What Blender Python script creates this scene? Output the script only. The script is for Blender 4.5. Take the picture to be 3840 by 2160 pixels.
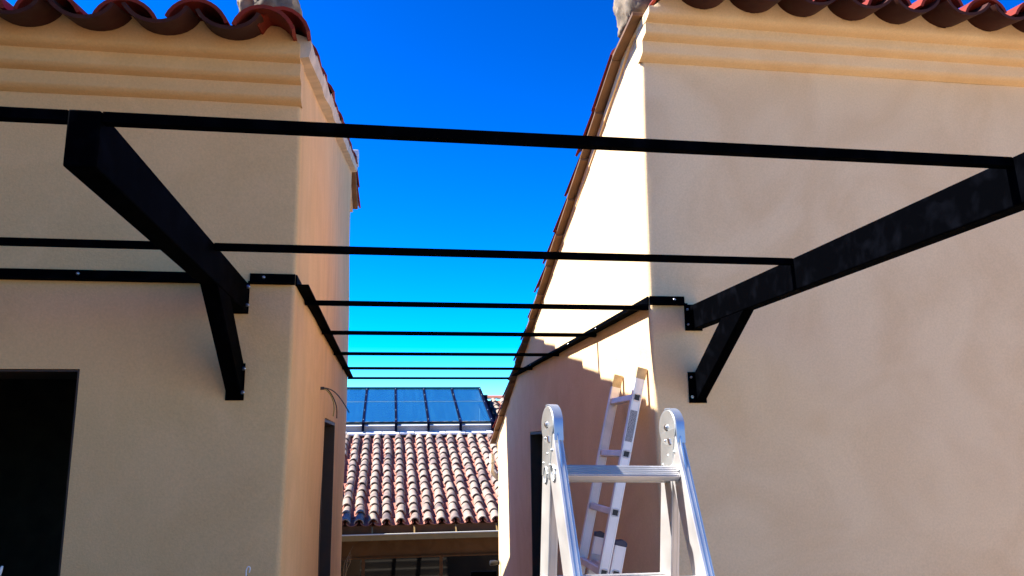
import bpy, bmesh, math, random
from mathutils import Vector, Matrix, noise
R = math.radians
random.seed(7)
sc = bpy.context.scene
for o in list(bpy.data.objects): bpy.data.objects.remove(o)
COL = sc.collection

# ------------------------------------------------------------------ camera
EYE = Vector((0, 0, 1.8))
def make_camera():
    yaw, pitch, roll = 0.157858, 0.196215, -0.011946
    f0 = Vector((math.sin(yaw), math.cos(yaw), 0)); r0 = Vector((math.cos(yaw), -math.sin(yaw), 0)); u0 = Vector((0, 0, 1))
    fw = f0*math.cos(pitch) + u0*math.sin(pitch); u1 = u0*math.cos(pitch) - f0*math.sin(pitch)
    r = r0*math.cos(roll) + u1*math.sin(roll); u = u1*math.cos(roll) - r0*math.sin(roll)
    cd = bpy.data.cameras.new('camera'); cd.sensor_width = 36; cd.lens = 27.608
    cd.clip_start = 0.05; cd.clip_end = 3000
    co = bpy.data.objects.new('camera', cd); COL.objects.link(co)
    m = Matrix((r, u, -fw)).transposed().to_4x4(); m.translation = EYE
    co.matrix_world = m
    sc.camera = co
make_camera()

# ------------------------------------------------------------------ world, sun, exposure
SUN_TRAVEL = Vector((1.0, -0.06, -1.05)).normalized()
to_sun = -SUN_TRAVEL
w = bpy.data.worlds.new('World'); sc.world = w; w.use_nodes = True
nt = w.node_tree; nt.nodes.clear()
sky = nt.nodes.new('ShaderNodeTexSky'); sky.sky_type = 'NISHITA'; sky.sun_disc = False
sky.sun_elevation = math.asin(to_sun.z)
sky.sun_rotation = math.atan2(to_sun.x, to_sun.y)
sky.air_density = 1.0; sky.dust_density = 0.2; sky.ozone_density = 4.0; sky.altitude = 400
hs = nt.nodes.new('ShaderNodeHueSaturation'); hs.inputs['Saturation'].default_value = 1.3; hs.inputs['Value'].default_value = .48
bg = nt.nodes.new('ShaderNodeBackground'); bg.inputs['Strength'].default_value = 0.05
wo = nt.nodes.new('ShaderNodeOutputWorld')
gm = nt.nodes.new('ShaderNodeGamma'); gm.inputs[1].default_value = 1.9   # deep polarised blue of a high-contrast phone picture
nt.links.new(sky.outputs[0], gm.inputs[0]); nt.links.new(gm.outputs[0], hs.inputs['Color']); 
tint = nt.nodes.new('ShaderNodeMix'); tint.data_type = 'RGBA'; tint.blend_type = 'MULTIPLY'; tint.inputs[0].default_value = 1; tint.inputs[7].default_value = (.6, .92, 1.15, 1)
nt.links.new(hs.outputs[0], tint.inputs[6]); nt.links.new(tint.outputs[2], bg.inputs['Color']); nt.links.new(bg.outputs[0], wo.inputs[0])
sd = bpy.data.lights.new('sun', 'SUN'); sd.energy = 5.0; sd.angle = R(0.5); sd.color = (1.0, 0.975, 0.945)
so = bpy.data.objects.new('sun', sd); COL.objects.link(so)
so.rotation_euler = SUN_TRAVEL.to_track_quat('-Z', 'Y').to_euler(); so.location = (-20, 0, 25)
sc.view_settings.view_transform = 'Standard'; sc.view_settings.look = 'None'
sc.view_settings.exposure = 1.7; sc.view_settings.gamma = 1.0
sc.view_settings.use_curve_mapping = False
sc.render.engine = 'CYCLES'
sc.cycles.max_bounces = 8; sc.cycles.diffuse_bounces = 5

# ------------------------------------------------------------------ materials
def nodes(name):
    m = bpy.data.materials.new(name); m.use_nodes = True
    n = m.node_tree.nodes; l = m.node_tree.links
    return m, n, l, n['Principled BSDF']
def plain(name, col, rough=0.5, metal=0.0, spec=0.5, bump=0, bscale=200, vary=0.0, vscale=6.0):
    m, n, l, p = nodes(name)
    p.inputs['Roughness'].default_value = rough; p.inputs['Metallic'].default_value = metal
    p.inputs['Specular IOR Level'].default_value = spec
    p.inputs['Base Color'].default_value = (*col, 1)
    tc = n.new('ShaderNodeTexCoord')
    if vary:
        no = n.new('ShaderNodeTexNoise'); no.inputs['Scale'].default_value = vscale; no.inputs['Detail'].default_value = 6
        cr = n.new('ShaderNodeValToRGB'); e = cr.color_ramp.elements
        e[0].position = .3; e[1].position = .7
        e[0].color = (*[c*(1-vary) for c in col], 1); e[1].color = (*[min(1, c*(1+vary)) for c in col], 1)
        l.new(tc.outputs['Object'], no.inputs['Vector']); l.new(no.outputs['Fac'], cr.inputs[0]); l.new(cr.outputs[0], p.inputs['Base Color'])
        mr = n.new('ShaderNodeMapRange'); mr.inputs['To Min'].default_value = max(0.02, rough-.12); mr.inputs['To Max'].default_value = min(1, rough+.12)
        l.new(no.outputs['Fac'], mr.inputs['Value']); l.new(mr.outputs[0], p.inputs['Roughness'])
    if bump:
        nb = n.new('ShaderNodeTexNoise'); nb.inputs['Scale'].default_value = bscale; nb.inputs['Detail'].default_value = 4
        bu = n.new('ShaderNodeBump'); bu.inputs['Strength'].default_value = bump; bu.inputs['Distance'].default_value = 0.002
        l.new(tc.outputs['Object'], nb.inputs['Vector']); l.new(nb.outputs['Fac'], bu.inputs['Height']); l.new(bu.outputs[0], p.inputs['Normal'])
    return m
def plaster(name, a, b, c, streak=0.25, mott=2.2):
    m, n, l, p = nodes(name)
    p.inputs['Roughness'].default_value = .85; p.inputs['Specular IOR Level'].default_value = .25
    g = n.new('ShaderNodeNewGeometry')
    n1 = n.new('ShaderNodeTexNoise'); n1.inputs['Scale'].default_value = mott; n1.inputs['Detail'].default_value = 7; n1.inputs['Distortion'].default_value = 1.8
    cr = n.new('ShaderNodeValToRGB'); e = cr.color_ramp.elements
    e[0].position = .36; e[0].color = (*a, 1); e[1].position = .64; e[1].color = (*b, 1)
    l.new(g.outputs['Position'], n1.inputs['Vector']); l.new(n1.outputs['Fac'], cr.inputs[0])
    mp = n.new('ShaderNodeMapping'); mp.inputs['Scale'].default_value = (9, 9, .5)
    n2 = n.new('ShaderNodeTexNoise'); n2.inputs['Scale'].default_value = 1.0; n2.inputs['Detail'].default_value = 5
    l.new(g.outputs['Position'], mp.inputs['Vector']); l.new(mp.outputs[0], n2.inputs['Vector'])
    mr = n.new('ShaderNodeMapRange'); mr.inputs['From Min'].default_value = .45; mr.inputs['From Max'].default_value = .75; mr.inputs['To Max'].default_value = streak
    l.new(n2.outputs['Fac'], mr.inputs['Value'])
    sx = n.new('ShaderNodeSeparateXYZ'); l.new(g.outputs['True Normal'], sx.inputs[0])   # rain streaks on the weather-side walls
    ab = n.new('ShaderNodeMath'); ab.operation = 'ABSOLUTE'; l.new(sx.outputs[0], ab.inputs[0])
    mu = n.new('ShaderNodeMath'); mu.operation = 'MULTIPLY'; l.new(ab.outputs[0], mu.inputs[0]); l.new(mr.outputs[0], mu.inputs[1])
    mx = n.new('ShaderNodeMix'); mx.data_type = 'RGBA'; mx.inputs[7].default_value = (*c, 1)
    l.new(mu.outputs[0], mx.inputs[0]); l.new(cr.outputs[0], mx.inputs[6])
    n3 = n.new('ShaderNodeTexNoise'); n3.inputs['Scale'].default_value = 110; n3.inputs['Detail'].default_value = 3
    l.new(g.outputs['Position'], n3.inputs['Vector'])
    m3 = n.new('ShaderNodeMapRange'); m3.inputs['From Min'].default_value = .3; m3.inputs['From Max'].default_value = .7; m3.inputs['To Min'].default_value = .94; m3.inputs['To Max'].default_value = 1.05
    l.new(n3.outputs['Fac'], m3.inputs['Value'])
    gr = n.new('ShaderNodeMix'); gr.data_type = 'RGBA'; gr.blend_type = 'MULTIPLY'; gr.inputs[0].default_value = 1
    l.new(mx.outputs[2], gr.inputs[6]); l.new(m3.outputs[0], gr.inputs[7]); l.new(gr.outputs[2], p.inputs['Base Color'])
    nb = n.new('ShaderNodeTexNoise'); nb.inputs['Scale'].default_value = 160; nb.inputs['Detail'].default_value = 5
    nb2 = n.new('ShaderNodeTexNoise'); nb2.inputs['Scale'].default_value = 14; nb2.inputs['Detail'].default_value = 3
    ad = n.new('ShaderNodeMath'); ad.operation = 'MULTIPLY_ADD'; ad.inputs[1].default_value = 2.0
    l.new(g.outputs['Position'], nb.inputs['Vector']); l.new(g.outputs['Position'], nb2.inputs['Vector'])
    l.new(nb2.outputs['Fac'], ad.inputs[0]); l.new(nb.outputs['Fac'], ad.inputs[2])
    bu = n.new('ShaderNodeBump'); bu.inputs['Strength'].default_value = .4; bu.inputs['Distance'].default_value = .003
    l.new(ad.outputs[0], bu.inputs['Height']); l.new(bu.outputs[0], p.inputs['Normal'])
    return m
def tile_mat(name, cols, stain, stain_amt, rough=.8):
    m, n, l, p = nodes(name)
    p.inputs['Roughness'].default_value = rough; p.inputs['Specular IOR Level'].default_value = .3
    oi = n.new('ShaderNodeObjectInfo'); g = n.new('ShaderNodeNewGeometry')
    cr = n.new('ShaderNodeValToRGB'); e = cr.color_ramp.elements
    while len(e) < len(cols): e.new(.5)
    for i, c in enumerate(cols): e[i].position = i/(len(cols)-1); e[i].color = (*c, 1)
    no = n.new('ShaderNodeTexNoise'); no.inputs['Scale'].default_value = 4.3; no.inputs['Detail'].default_value = 4
    l.new(g.outputs['Position'], no.inputs['Vector'])
    wn = n.new('ShaderNodeMath'); wn.operation = 'MULTIPLY_ADD'; wn.inputs[1].default_value = .65; 
    l.new(oi.outputs['Random'], wn.inputs[0])
    sb = n.new('ShaderNodeMath'); sb.operation = 'MULTIPLY_ADD'; sb.inputs[1].default_value = 1.4; sb.inputs[2].default_value = -.52
    l.new(no.outputs['Fac'], sb.inputs[0]); l.new(sb.outputs[0], wn.inputs[2]); l.new(wn.outputs[0], cr.inputs[0])
    n2 = n.new('ShaderNodeTexNoise'); n2.inputs['Scale'].default_value = 22; n2.inputs['Detail'].default_value = 8
    l.new(g.outputs['Position'], n2.inputs['Vector'])
    mr = n.new('ShaderNodeMapRange'); mr.inputs['From Min'].default_value = .5; mr.inputs['From Max'].default_value = .72; mr.inputs['To Max'].default_value = stain_amt
    l.new(n2.outputs['Fac'], mr.inputs['Value'])
    mx = n.new('ShaderNodeMix'); mx.data_type = 'RGBA'; mx.inputs[7].default_value = (*stain, 1)
    l.new(mr.outputs[0], mx.inputs[0]); l.new(cr.outputs[0], mx.inputs[6]); l.new(mx.outputs[2], p.inputs['Base Color'])
    bu = n.new('ShaderNodeBump'); bu.inputs['Strength'].default_value = .35; bu.inputs['Distance'].default_value = .003
    l.new(n2.outputs['Fac'], bu.inputs['Height']); l.new(bu.outputs[0], p.inputs['Normal'])
    return m
def alu(name, col, rough=.33, metal=.7):
    m, n, l, p = nodes(name)
    p.inputs['Metallic'].default_value = metal; p.inputs['Base Color'].default_value = (*col, 1)
    tc = n.new('ShaderNodeTexCoord')
    no = n.new('ShaderNodeTexNoise'); no.inputs['Scale'].default_value = 9; no.inputs['Detail'].default_value = 8
    l.new(tc.outputs['Object'], no.inputs['Vector'])
    mr = n.new('ShaderNodeMapRange'); mr.inputs['To Min'].default_value = rough-.1; mr.inputs['To Max'].default_value = rough+.14
    l.new(no.outputs['Fac'], mr.inputs['Value']); l.new(mr.outputs[0], p.inputs['Roughness'])
    cr = n.new('ShaderNodeValToRGB'); e = cr.color_ramp.elements
    e[0].position = .3; e[0].color = (*[x*.78 for x in col], 1); e[1].position = .65; e[1].color = (*col, 1)
    l.new(no.outputs['Fac'], cr.inputs[0]); l.new(cr.outputs[0], p.inputs['Base Color'])
    return m

M = {}
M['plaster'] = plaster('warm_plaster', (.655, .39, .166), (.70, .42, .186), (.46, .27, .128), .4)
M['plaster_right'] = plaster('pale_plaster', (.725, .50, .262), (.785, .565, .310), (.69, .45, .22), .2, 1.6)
M['mortar'] = plain('rough_mortar', (.20, .145, .085), .95, bump=1, bscale=45, vary=.7, vscale=13)
M['verge'] = plain('verge_mortar', (.55, .43, .31), .9, bump=.5, bscale=80, vary=.2, vscale=8)
M['tile_red'] = tile_mat('red_clay_tile', [(.15, .011, .0035), (.21, .018, .005), (.18, .014, .0045)], (.05, .014, .008), .5)
M['tile_under'] = tile_mat('shade_dark_clay_tile', [(.028, .0045, .0015), (.045, .007, .0022), (.034, .0055, .002)], (.05, .022, .010), .5)  # shade under the eave put into a darker clay colour
M['tile_old'] = tile_mat('weathered_tile', [(.075, .058, .056), (.19, .14, .11), (.30, .235, .165), (.26, .19, .145), (.37, .30, .215)], (.10, .08, .075), .4)
M['tile_channel'] = tile_mat('orange_channel_tile', [(.28, .10, .062), (.34, .13, .085), (.30, .115, .075)], (.18, .09, .07), .4)
M['verge_clay'] = plain('brown_clay_slab', (.15, .075, .033), .85, vary=.25, vscale=9)
M['steel'] = plain('black_painted_steel', (.0015, .0016, .0024), .7, 0, .004, bump=.05, bscale=300, vary=.5, vscale=7)
def scuff(m):
    n = m.node_tree.nodes; l = m.node_tree.links; p = n['Principled BSDF']
    tc = n.new('ShaderNodeTexCoord'); no = n.new('ShaderNodeTexNoise'); no.inputs['Scale'].default_value = 17; no.inputs['Detail'].default_value = 9; no.inputs['Distortion'].default_value = .2
    l.new(tc.outputs['Object'], no.inputs['Vector'])
    cr = n.new('ShaderNodeValToRGB'); e = cr.color_ramp.elements
    e[0].position = .5; e[0].color = (.0006, .0007, .0011, 1); e[1].position = .8; e[1].color = (.0026, .0030, .0046, 1)
    l.new(no.outputs['Fac'], cr.inputs[0]); l.new(cr.outputs[0], p.inputs['Base Color'])
scuff(M['steel'])
M['navy_steel'] = plain('dark_navy_steel', (.003, .0035, .012), .5, 0, .04, vary=.3)
M['bolt'] = plain('zinc_bolt', (.45, .46, .48), .28, 1)
M['alu'] = alu('ladder_aluminium', (.64, .61, .57), .42, .62)
M['alu_old'] = alu('worn_aluminium', (.86, .79, .74), .5, .5)
M['hinge'] = alu('zinc_hinge_plate', (.60, .62, .60), .36, .8)
M['hinge_blue'] = plain('zinc_hinge_cover', (.36, .40, .46), .38, .6, .5)
M['tape'] = plain('masking_tape', (.50, .38, .20), .8, vary=.2, vscale=40)
M['navy_plastic'] = plain('navy_plastic', (.012, .014, .05), .4)
M['dark_board'] = plain('dark_wood_shade', (.035, .018, .009), .6, vary=.3, vscale=12)  # doorway shade put into this colour; the timber props share it
M['black'] = plain('black_plastic', (.008, .008, .009), .5)
M['room'] = plain('painted_dark_interior', (.05, .042, .035), .95, vary=.3)  # darkness behind the doorways put into the room's wall colour
M['white'] = plain('white_render', (.55, .54, .52), .8, bump=.3, bscale=50, vary=.08)
M['grey_wall'] = plain('grey_render', (.34, .29, .25), .9, vary=.1, vscale=3)
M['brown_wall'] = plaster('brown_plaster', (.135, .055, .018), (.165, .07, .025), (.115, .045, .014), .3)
M['gutter'] = plain('beige_gutter', (.26, .165, .06), .5, .0, .2, vary=.08)
M['terracotta'] = plain('terracotta_paving', (.40, .27, .155), .85, bump=.4, bscale=30, vary=.2, vscale=2.5)
M['stone'] = plain('pale_stone_paving', (.36, .30, .21), .85, bump=.4, bscale=30, vary=.18, vscale=2.5)
M['earth'] = plain('dry_earth', (.30, .235, .16), .95, bump=.5, bscale=8, vary=.25, vscale=.4)
M['slab'] = plain('pale_slab', (.42, .40, .27), .8, vary=.3, vscale=5)
M['cable'] = plain('black_cable', (.01, .01, .01), .45)
M['cable_green'] = plain('green_yellow_cable', (.25, .22, .05), .45)
M['twig'] = plain('dry_twig', (.20, .14, .08), .9, vary=.3, vscale=30)
M['wood'] = plain('wood_handle', (.35, .16, .05), .6, vary=.3, vscale=20)
M['brush'] = plain('white_bristle', (.7, .7, .68), .9)
M['beige_pipe'] = plain('cream_pipe', (.68, .62, .5), .45)

def glass_mat():
    m, n, l, p = nodes('sky_tint_glass')
    out = n['Material Output']
    tr = n.new('ShaderNodeBsdfTransparent'); tr.inputs[0].default_value = (.66, .84, .92, 1)
    gl = n.new('ShaderNodeBsdfGlossy'); gl.inputs['Roughness'].default_value = .06; gl.inputs[0].default_value = (.8, 1, .85, 1)
    df = n.new('ShaderNodeBsdfDiffuse'); df.inputs[0].default_value = (.06, .36, .58, 1)  # streaky blue film paints the reflected sky into the panes
    g = n.new('ShaderNodeNewGeometry')
    mp = n.new('ShaderNodeMapping'); mp.inputs['Scale'].default_value = (13, .5, .5)
    no = n.new('ShaderNodeTexNoise'); no.inputs['Scale'].default_value = 1.4; no.inputs['Detail'].default_value = 7
    l.new(g.outputs['Position'], mp.inputs[0]); l.new(mp.outputs[0], no.inputs['Vector'])
    mr = n.new('ShaderNodeMapRange'); mr.inputs['From Min'].default_value = .45; mr.inputs['From Max'].default_value = .8
    mr.inputs['To Min'].default_value = .075; mr.inputs['To Max'].default_value = .135
    l.new(no.outputs['Fac'], mr.inputs[0])
    m1 = n.new('ShaderNodeMixShader'); m2 = n.new('ShaderNodeMixShader')
    m1.inputs[0].default_value = .58; l.new(tr.outputs[0], m1.inputs[1]); l.new(gl.outputs[0], m1.inputs[2])
    l.new(mr.outputs[0], m2.inputs[0]); l.new(m1.outputs[0], m2.inputs[1]); l.new(df.outputs[0], m2.inputs[2])
    l.new(m2.outputs[0], out.inputs[0])
    return m
M['glass'] = glass_mat()
M['window'] = plain('dark_reflective_glass', (.006, .005, .004), .04, 0, .5)
M['window'].node_tree.nodes['Principled BSDF'].inputs['IOR'].default_value = 1.5
def sticker_mat():
    m, n, l, p = nodes('printed_sticker')
    p.inputs['Roughness'].default_value = .5
    tc = n.new('ShaderNodeTexCoord')
    mp = n.new('ShaderNodeMapping'); mp.inputs['Scale'].default_value = (90, 1, 260)
    vo = n.new('ShaderNodeTexNoise'); vo.inputs['Scale'].default_value = 2.2; vo.inputs['Detail'].default_value = 1
    l.new(tc.outputs['Object'], mp.inputs[0]); l.new(mp.outputs[0], vo.inputs['Vector'])
    cr = n.new('ShaderNodeValToRGB'); e = cr.color_ramp.elements
    e[0].position = .40; e[0].color = (.03, .03, .03, 1); e[1].position = .46; e[1].color = (.36, .34, .33, 1)
    l.new(vo.outputs['Fac'], cr.inputs[0]); l.new(cr.outputs[0], p.inputs['Base Color'])
    return m
M['sticker'] = sticker_mat()

# ------------------------------------------------------------------ mesh helpers
class B:
    def __init__(s): s.v = []; s.f = []
    def add(s, vs, fs):
        k = len(s.v); s.v += [tuple(v) for v in vs]; s.f += [tuple(i+k for i in f) for f in fs]; return s
    def box(s, a, b):
        x0, y0, z0 = a; x1, y1, z1 = b
        return s.hexa([(x0,y0,z0),(x1,y0,z0),(x1,y1,z0),(x0,y1,z0)], [(x0,y0,z1),(x1,y0,z1),(x1,y1,z1),(x0,y1,z1)])
    def hexa(s, lo, hi):
        return s.add(list(lo)+list(hi), [(3,2,1,0),(4,5,6,7),(0,1,5,4),(1,2,6,5),(2,3,7,6),(3,0,4,7)])
    def bar(s, p, q, u, v, du, dv):
        p, q, u, v = Vector(p), Vector(q), Vector(u), Vector(v)
        c = [(-1,-1),(1,-1),(1,1),(-1,1)]
        return s.hexa([p+u*du*a+v*dv*b for a, b in c], [q+u*du*a+v*dv*b for a, b in c])
    def prism(s, poly, d):
        d = Vector(d); n = len(poly); P = [Vector(p) for p in poly]
        return s.add(P+[p+d for p in P], [tuple(range(n-1,-1,-1)), tuple(range(n,2*n))]+[(i,(i+1)%n,n+(i+1)%n,n+i) for i in range(n)])
    def tube(s, path, r, n=8, cap=True):
        P = [Vector(p) for p in path]; rings = []; k = len(s.v)
        rr = r if isinstance(r, (list, tuple)) else [r]*len(P)
        up = Vector((0,0,1))
        for i, p in enumerate(P):
            t = (P[min(i+1,len(P)-1)]-P[max(i-1,0)]).normalized()
            a = t.cross(up)
            if a.length < 1e-3: a = t.cross(Vector((1,0,0)))
            a.normalize(); b = t.cross(a)
            rings.append([p+(a*math.cos(2*math.pi*j/n)+b*math.sin(2*math.pi*j/n))*rr[i] for j in range(n)])
        vs = [v for r_ in rings for v in r_]; fs = []
        for i in range(len(P)-1):
            for j in range(n): fs.append((i*n+j, i*n+(j+1)%n, (i+1)*n+(j+1)%n, (i+1)*n+j))
        if cap: fs += [tuple(range(n-1,-1,-1)), tuple((len(P)-1)*n+j for j in range(n))]
        return s.add(vs, fs)
    def disc(s, c, ax, r, h, n=24):
        ax = Vector(ax).normalized(); return s.tube([Vector(c)-ax*h/2, Vector(c)+ax*h/2], r, n)
    def dome(s, c, ax, r):
        ax = Vector(ax).normalized(); c = Vector(c)
        return s.tube([c, c+ax*r*.5, c+ax*r*.9, c+ax*r*1.15], [r, r*.92, r*.6, r*.12], 10)

def smooth_path(P, n=8):
    P = [Vector(p) for p in P]; out = []
    for i in range(len(P)-1):
        p0 = P[max(i-1,0)]; p1 = P[i]; p2 = P[i+1]; p3 = P[min(i+2,len(P)-1)]
        for k in range(n):
            t = k/n
            out.append(.5*((2*p1)+(-p0+p2)*t+(2*p0-5*p1+4*p2-p3)*t*t+(-p0+3*p1-3*p2+p3)*t**3))
    return out+[P[-1]]
WL = {}
def link(o, parent, loc):
    COL.objects.link(o); loc = Vector(loc)
    if parent: o.parent = parent; o.location = loc - WL[parent.name]
    else: o.location = loc
    WL[o.name] = loc
    return o
def finish_mesh(me, smooth_deg=None):
    bm = bmesh.new(); bm.from_mesh(me); bmesh.ops.recalc_face_normals(bm, faces=bm.faces); bm.to_mesh(me); bm.free()
    if smooth_deg is not None:
        me.polygons.foreach_set('use_smooth', [True]*len(me.polygons)); me.set_sharp_from_angle(angle=R(smooth_deg))
def obj(name, b, mat, parent=None, smooth=None, bevel=0.0, seg=2, recalc=True, origin=None):
    vs = [Vector(v) for v in b.v]
    if origin is None:
        lo = Vector([min(v[i] for v in vs) for i in range(3)]); hi = Vector([max(v[i] for v in vs) for i in range(3)]); c = (lo+hi)/2
        if parent is None: c.z = lo.z
    else: c = Vector(origin)
    me = bpy.data.meshes.new(name); me.from_pydata([v-c for v in vs], [], b.f)
    if recalc: finish_mesh(me, smooth)
    elif smooth is not None:
        me.polygons.foreach_set('use_smooth', [True]*len(me.polygons)); me.set_sharp_from_angle(angle=R(smooth))
    me.materials.append(M[mat])
    o = link(bpy.data.objects.new(name, me), parent, c)
    if bevel:
        md = o.modifiers.new('bevel', 'BEVEL'); md.width = bevel; md.segments = seg; md.limit_method = 'ANGLE'; md.harden_normals = False
    return o
def thing(name, loc, label, cat, group=None):
    o = bpy.data.objects.new(name, None); o.empty_display_size = .1
    link(o, None, loc); o['label'] = label; o['category'] = cat
    if group: o['group'] = group
    return o
def tag(o, label, cat, group=None):
    o['label'] = label; o['category'] = cat
    if group: o['group'] = group
    return o
def place(name, me, parent, loc, rot=(0,0,0), scale=None):
    o = bpy.data.objects.new(name, me); o.rotation_euler = rot
    if scale: o.scale = scale
    return link(o, parent, loc)

# ------------------------------------------------------------------ wall skin builder
def wall_skin(name, path, z0, ztop, openings, mat, parent, amp=.003, step=.16, reveal=.32, r=.018, prof=None):
    """path: plan corner points; outside on the right-hand side of the walk. openings: (u0,u1,z0,z1) in walk length."""
    P = [Vector((x, y, 0)) for x, y in path]
    us = []; u = 0.0; pts = []
    for i in range(len(P)-1):
        d = P[i+1]-P[i]; L = d.length; t = d/L; n = Vector((t.y, -t.x, 0))
        a0 = r if i > 0 else 0; a1 = L-r if i < len(P)-2 else L
        ks = {a0, a1}
        k = a0
        while k < a1: ks.add(k); k += step
        for (o0, o1, _, _) in openings:
            for q in (o0-u, o1-u):
                if a0+.001 < q < a1-.001: ks.add(q)
        ks = sorted(ks); kk = [ks[0]]
        opn = [q-u for o in openings for q in o[:2]]
        for k in ks[1:]:
            if k-kk[-1] < .02 and k not in (a1,) and not any(abs(k-q) < 1e-6 for q in opn): continue
            if k-kk[-1] < .02 and not any(abs(kk[-1]-q) < 1e-6 for q in opn) and len(kk) > 1: kk[-1] = k
            else: kk.append(k)
        for k in kk: pts.append((u+k, P[i]+t*k, n))
        if i < len(P)-2:
            d2 = (P[i+2]-P[i+1]).normalized(); n2 = Vector((d2.y, -d2.x, 0))
            c = P[i+1]-n*r-n2*r
            convex = t.cross(d2).z > 0
            if convex:
                c = P[i+1]-n*r-n2*r
                for q in (.25, .5, .75):
                    nn = (n*(1-q)+n2*q).normalized(); pts.append((u+L-r+2*r*q, c+nn*r, nn))
        u += L
    us = [p[0] for p in pts]
    zs = set()
    ztmin = min(ztop(q) for q in us)
    z = z0
    while z < ztmin-.1: zs.add(round(z, 4)); z += step
    for o in openings: zs.add(o[2]); zs.add(o[3])
    zs.add(z0); zs = sorted(zs)
    zz = [zs[0]]; ozs = [q for o in openings for q in o[2:]]
    for z in zs[1:]:
        if z-zz[-1] < .03:
            if z in ozs: zz[-1] = z if zz[-1] not in ozs else zz[-1]
            continue
        zz.append(z)
    zs = zz
    nz = len(zs); b = B(); NT = 5
    def pos(i, z):
        q, p, n = pts[i]
        w = amp*2*noise.noise(Vector((p.x*1.3, p.y*1.3, z*1.1)))+amp*.8*noise.noise(Vector((p.x*4, p.y*4, z*4)))
        off = n*w
        if prof: off = off+prof(p, z)
        return (p.x+off.x, p.y+off.y, z)
    for i in range(len(pts)):
        zt = ztop(us[i]); last = zs[-1]
        for z in zs: b.v.append(pos(i, z))
        for j in range(1, NT+1): b.v.append(pos(i, last+(zt-last)*j/NT))
    H = nz+NT
    allz = lambda j: zs[j] if j < nz else 1e6
    for i in range(len(pts)-1):
        um = (us[i]+us[i+1])/2
        for j in range(H-1):
            zm = (allz(j)+allz(j+1))/2 if j+1 < nz else 1e6
            if any(o[0] < um < o[1] and o[2] < zm < o[3] for o in openings): continue
            b.f.append((i*H+j, (i+1)*H+j, (i+1)*H+j+1, i*H+j+1))
    # reveals
    for o in openings:
        i0 = min(range(len(us)), key=lambda i: abs(us[i]-o[0])); i1 = min(range(len(us)), key=lambda i: abs(us[i]-o[1]))
        n = pts[i0][2]; j0 = zs.index(o[2]); j1 = zs.index(o[3])
        ring = [(i0, j) for j in range(j0, j1+1)]+[(i, j1) for i in range(i0+1, i1+1)]+[(i1, j) for j in range(j1-1, j0-1, -1)]
        base = len(b.v)
        for (i, j) in ring:
            v = Vector(b.v[i*H+j]); b.v.append(tuple(v-n*reveal))
        for k in range(len(ring)-1):
            a = ring[k][0]*H+ring[k][1]; c = ring[k+1][0]*H+ring[k+1][1]
            b.f.append((a, c, base+k+1, base+k))
    return obj(name, b, mat, parent, smooth=40, recalc=False)

def room(name, x0, x1, y0, y1, z0, z1, parent):
    b = B().box((x0, y0, z0), (x1, y1, z1))
    return obj(name, b, 'room', parent)

# ------------------------------------------------------------------ tile meshes
def tile_mesh(name, L, a0, a1, rise, th, seg, mat, channel=False, arc=70):
    b = B()
    for (y, a) in ((0, a0), (L, a1)):
        k = a/a0
        for off in (0, th):
            for i in range(seg+1):
                # circular arc of about 140 degrees
                ph = R(arc)*(1-2*i/seg); ca = math.cos(R(arc))
                x = a*math.sin(ph)/math.sin(R(arc)); z = rise*k*(math.cos(ph)-ca)/(1-ca)
                x -= off*math.sin(ph); z -= off*math.cos(ph)
                if channel: z = rise*k-z
                b.v.append((x, y, z))
    n = seg+1
    A, Bi, C, D = 0, n, 2*n, 3*n   # low outer, low inner, high outer, high inner
    for i in range(seg):
        b.f += [(A+i, A+i+1, C+i+1, C+i), (Bi+i+1, Bi+i, D+i, D+i+1), (A+i+1, A+i, Bi+i, Bi+i+1), (C+i, C+i+1, D+i+1, D+i)]
    b.f += [(A, C, D, Bi), (A+seg, Bi+seg, D+seg, C+seg)]
    me = bpy.data.meshes.new(name); me.from_pydata(b.v, [], b.f); finish_mesh(me, 50)
    me.materials.append(M[mat]); return me
def tile_transform(pos, ang, rz, jit=0.0):
    return Matrix.Translation(pos) @ Matrix.Rotation(rz, 4, 'Z') @ Matrix.Rotation(ang, 4, 'X')

def field_stuff(name, parent, specs):
    """specs: list of (mesh, pos, ang, rz) joined into one part."""
    b = B()
    for me, pos, ang, rz in specs:
        T = tile_transform(Vector(pos), ang, rz)
        b.add([T @ v.co for v in me.vertices], [tuple(p.vertices) for p in me.polygons])
    mats = specs[0][0].materials[0]
    me = bpy.data.meshes.new(name); c = Vector(b.v[0]); me.from_pydata([Vector(v)-c for v in b.v], [], b.f)
    me.polygons.foreach_set('use_smooth', [True]*len(me.polygons)); me.set_sharp_from_angle(angle=R(50))
    me.materials.append(mats)
    o = link(bpy.data.objects.new(name, me), parent, c); o['kind'] = 'stuff'
    return o

# ------------------------------------------------------------------ the setting
def structure(o): o['kind'] = 'structure'; return o
g = B().add([(-900,-900,-2.7),(900,-900,-2.7),(900,900,-2.7),(-900,900,-2.7)], [(0,1,2,3)])
structure(obj('ground', g, 'earth', recalc=False))
g = B().box((-16, -22, -2.6), (16, 9.2, 0))
terrace = structure(obj('terrace', g, 'terracotta'))
g = B().box((-9, 11.6, -2.65), (9, 15.8, -2.45))
structure(obj('courtyard_paving', g, 'stone'))
stairs = thing('stone_stairs', (.45, 9.2, -2.45), 'pale stone stairs running down from the alley to the lower courtyard', 'stairs')
for k in range(12):
    obj('step', B().box((-.6, 9.2+.2*k, -2.45), (1.6, 9.4+.2*k-.002, -.2-.18*k)), 'stone', stairs, bevel=.01)

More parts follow.
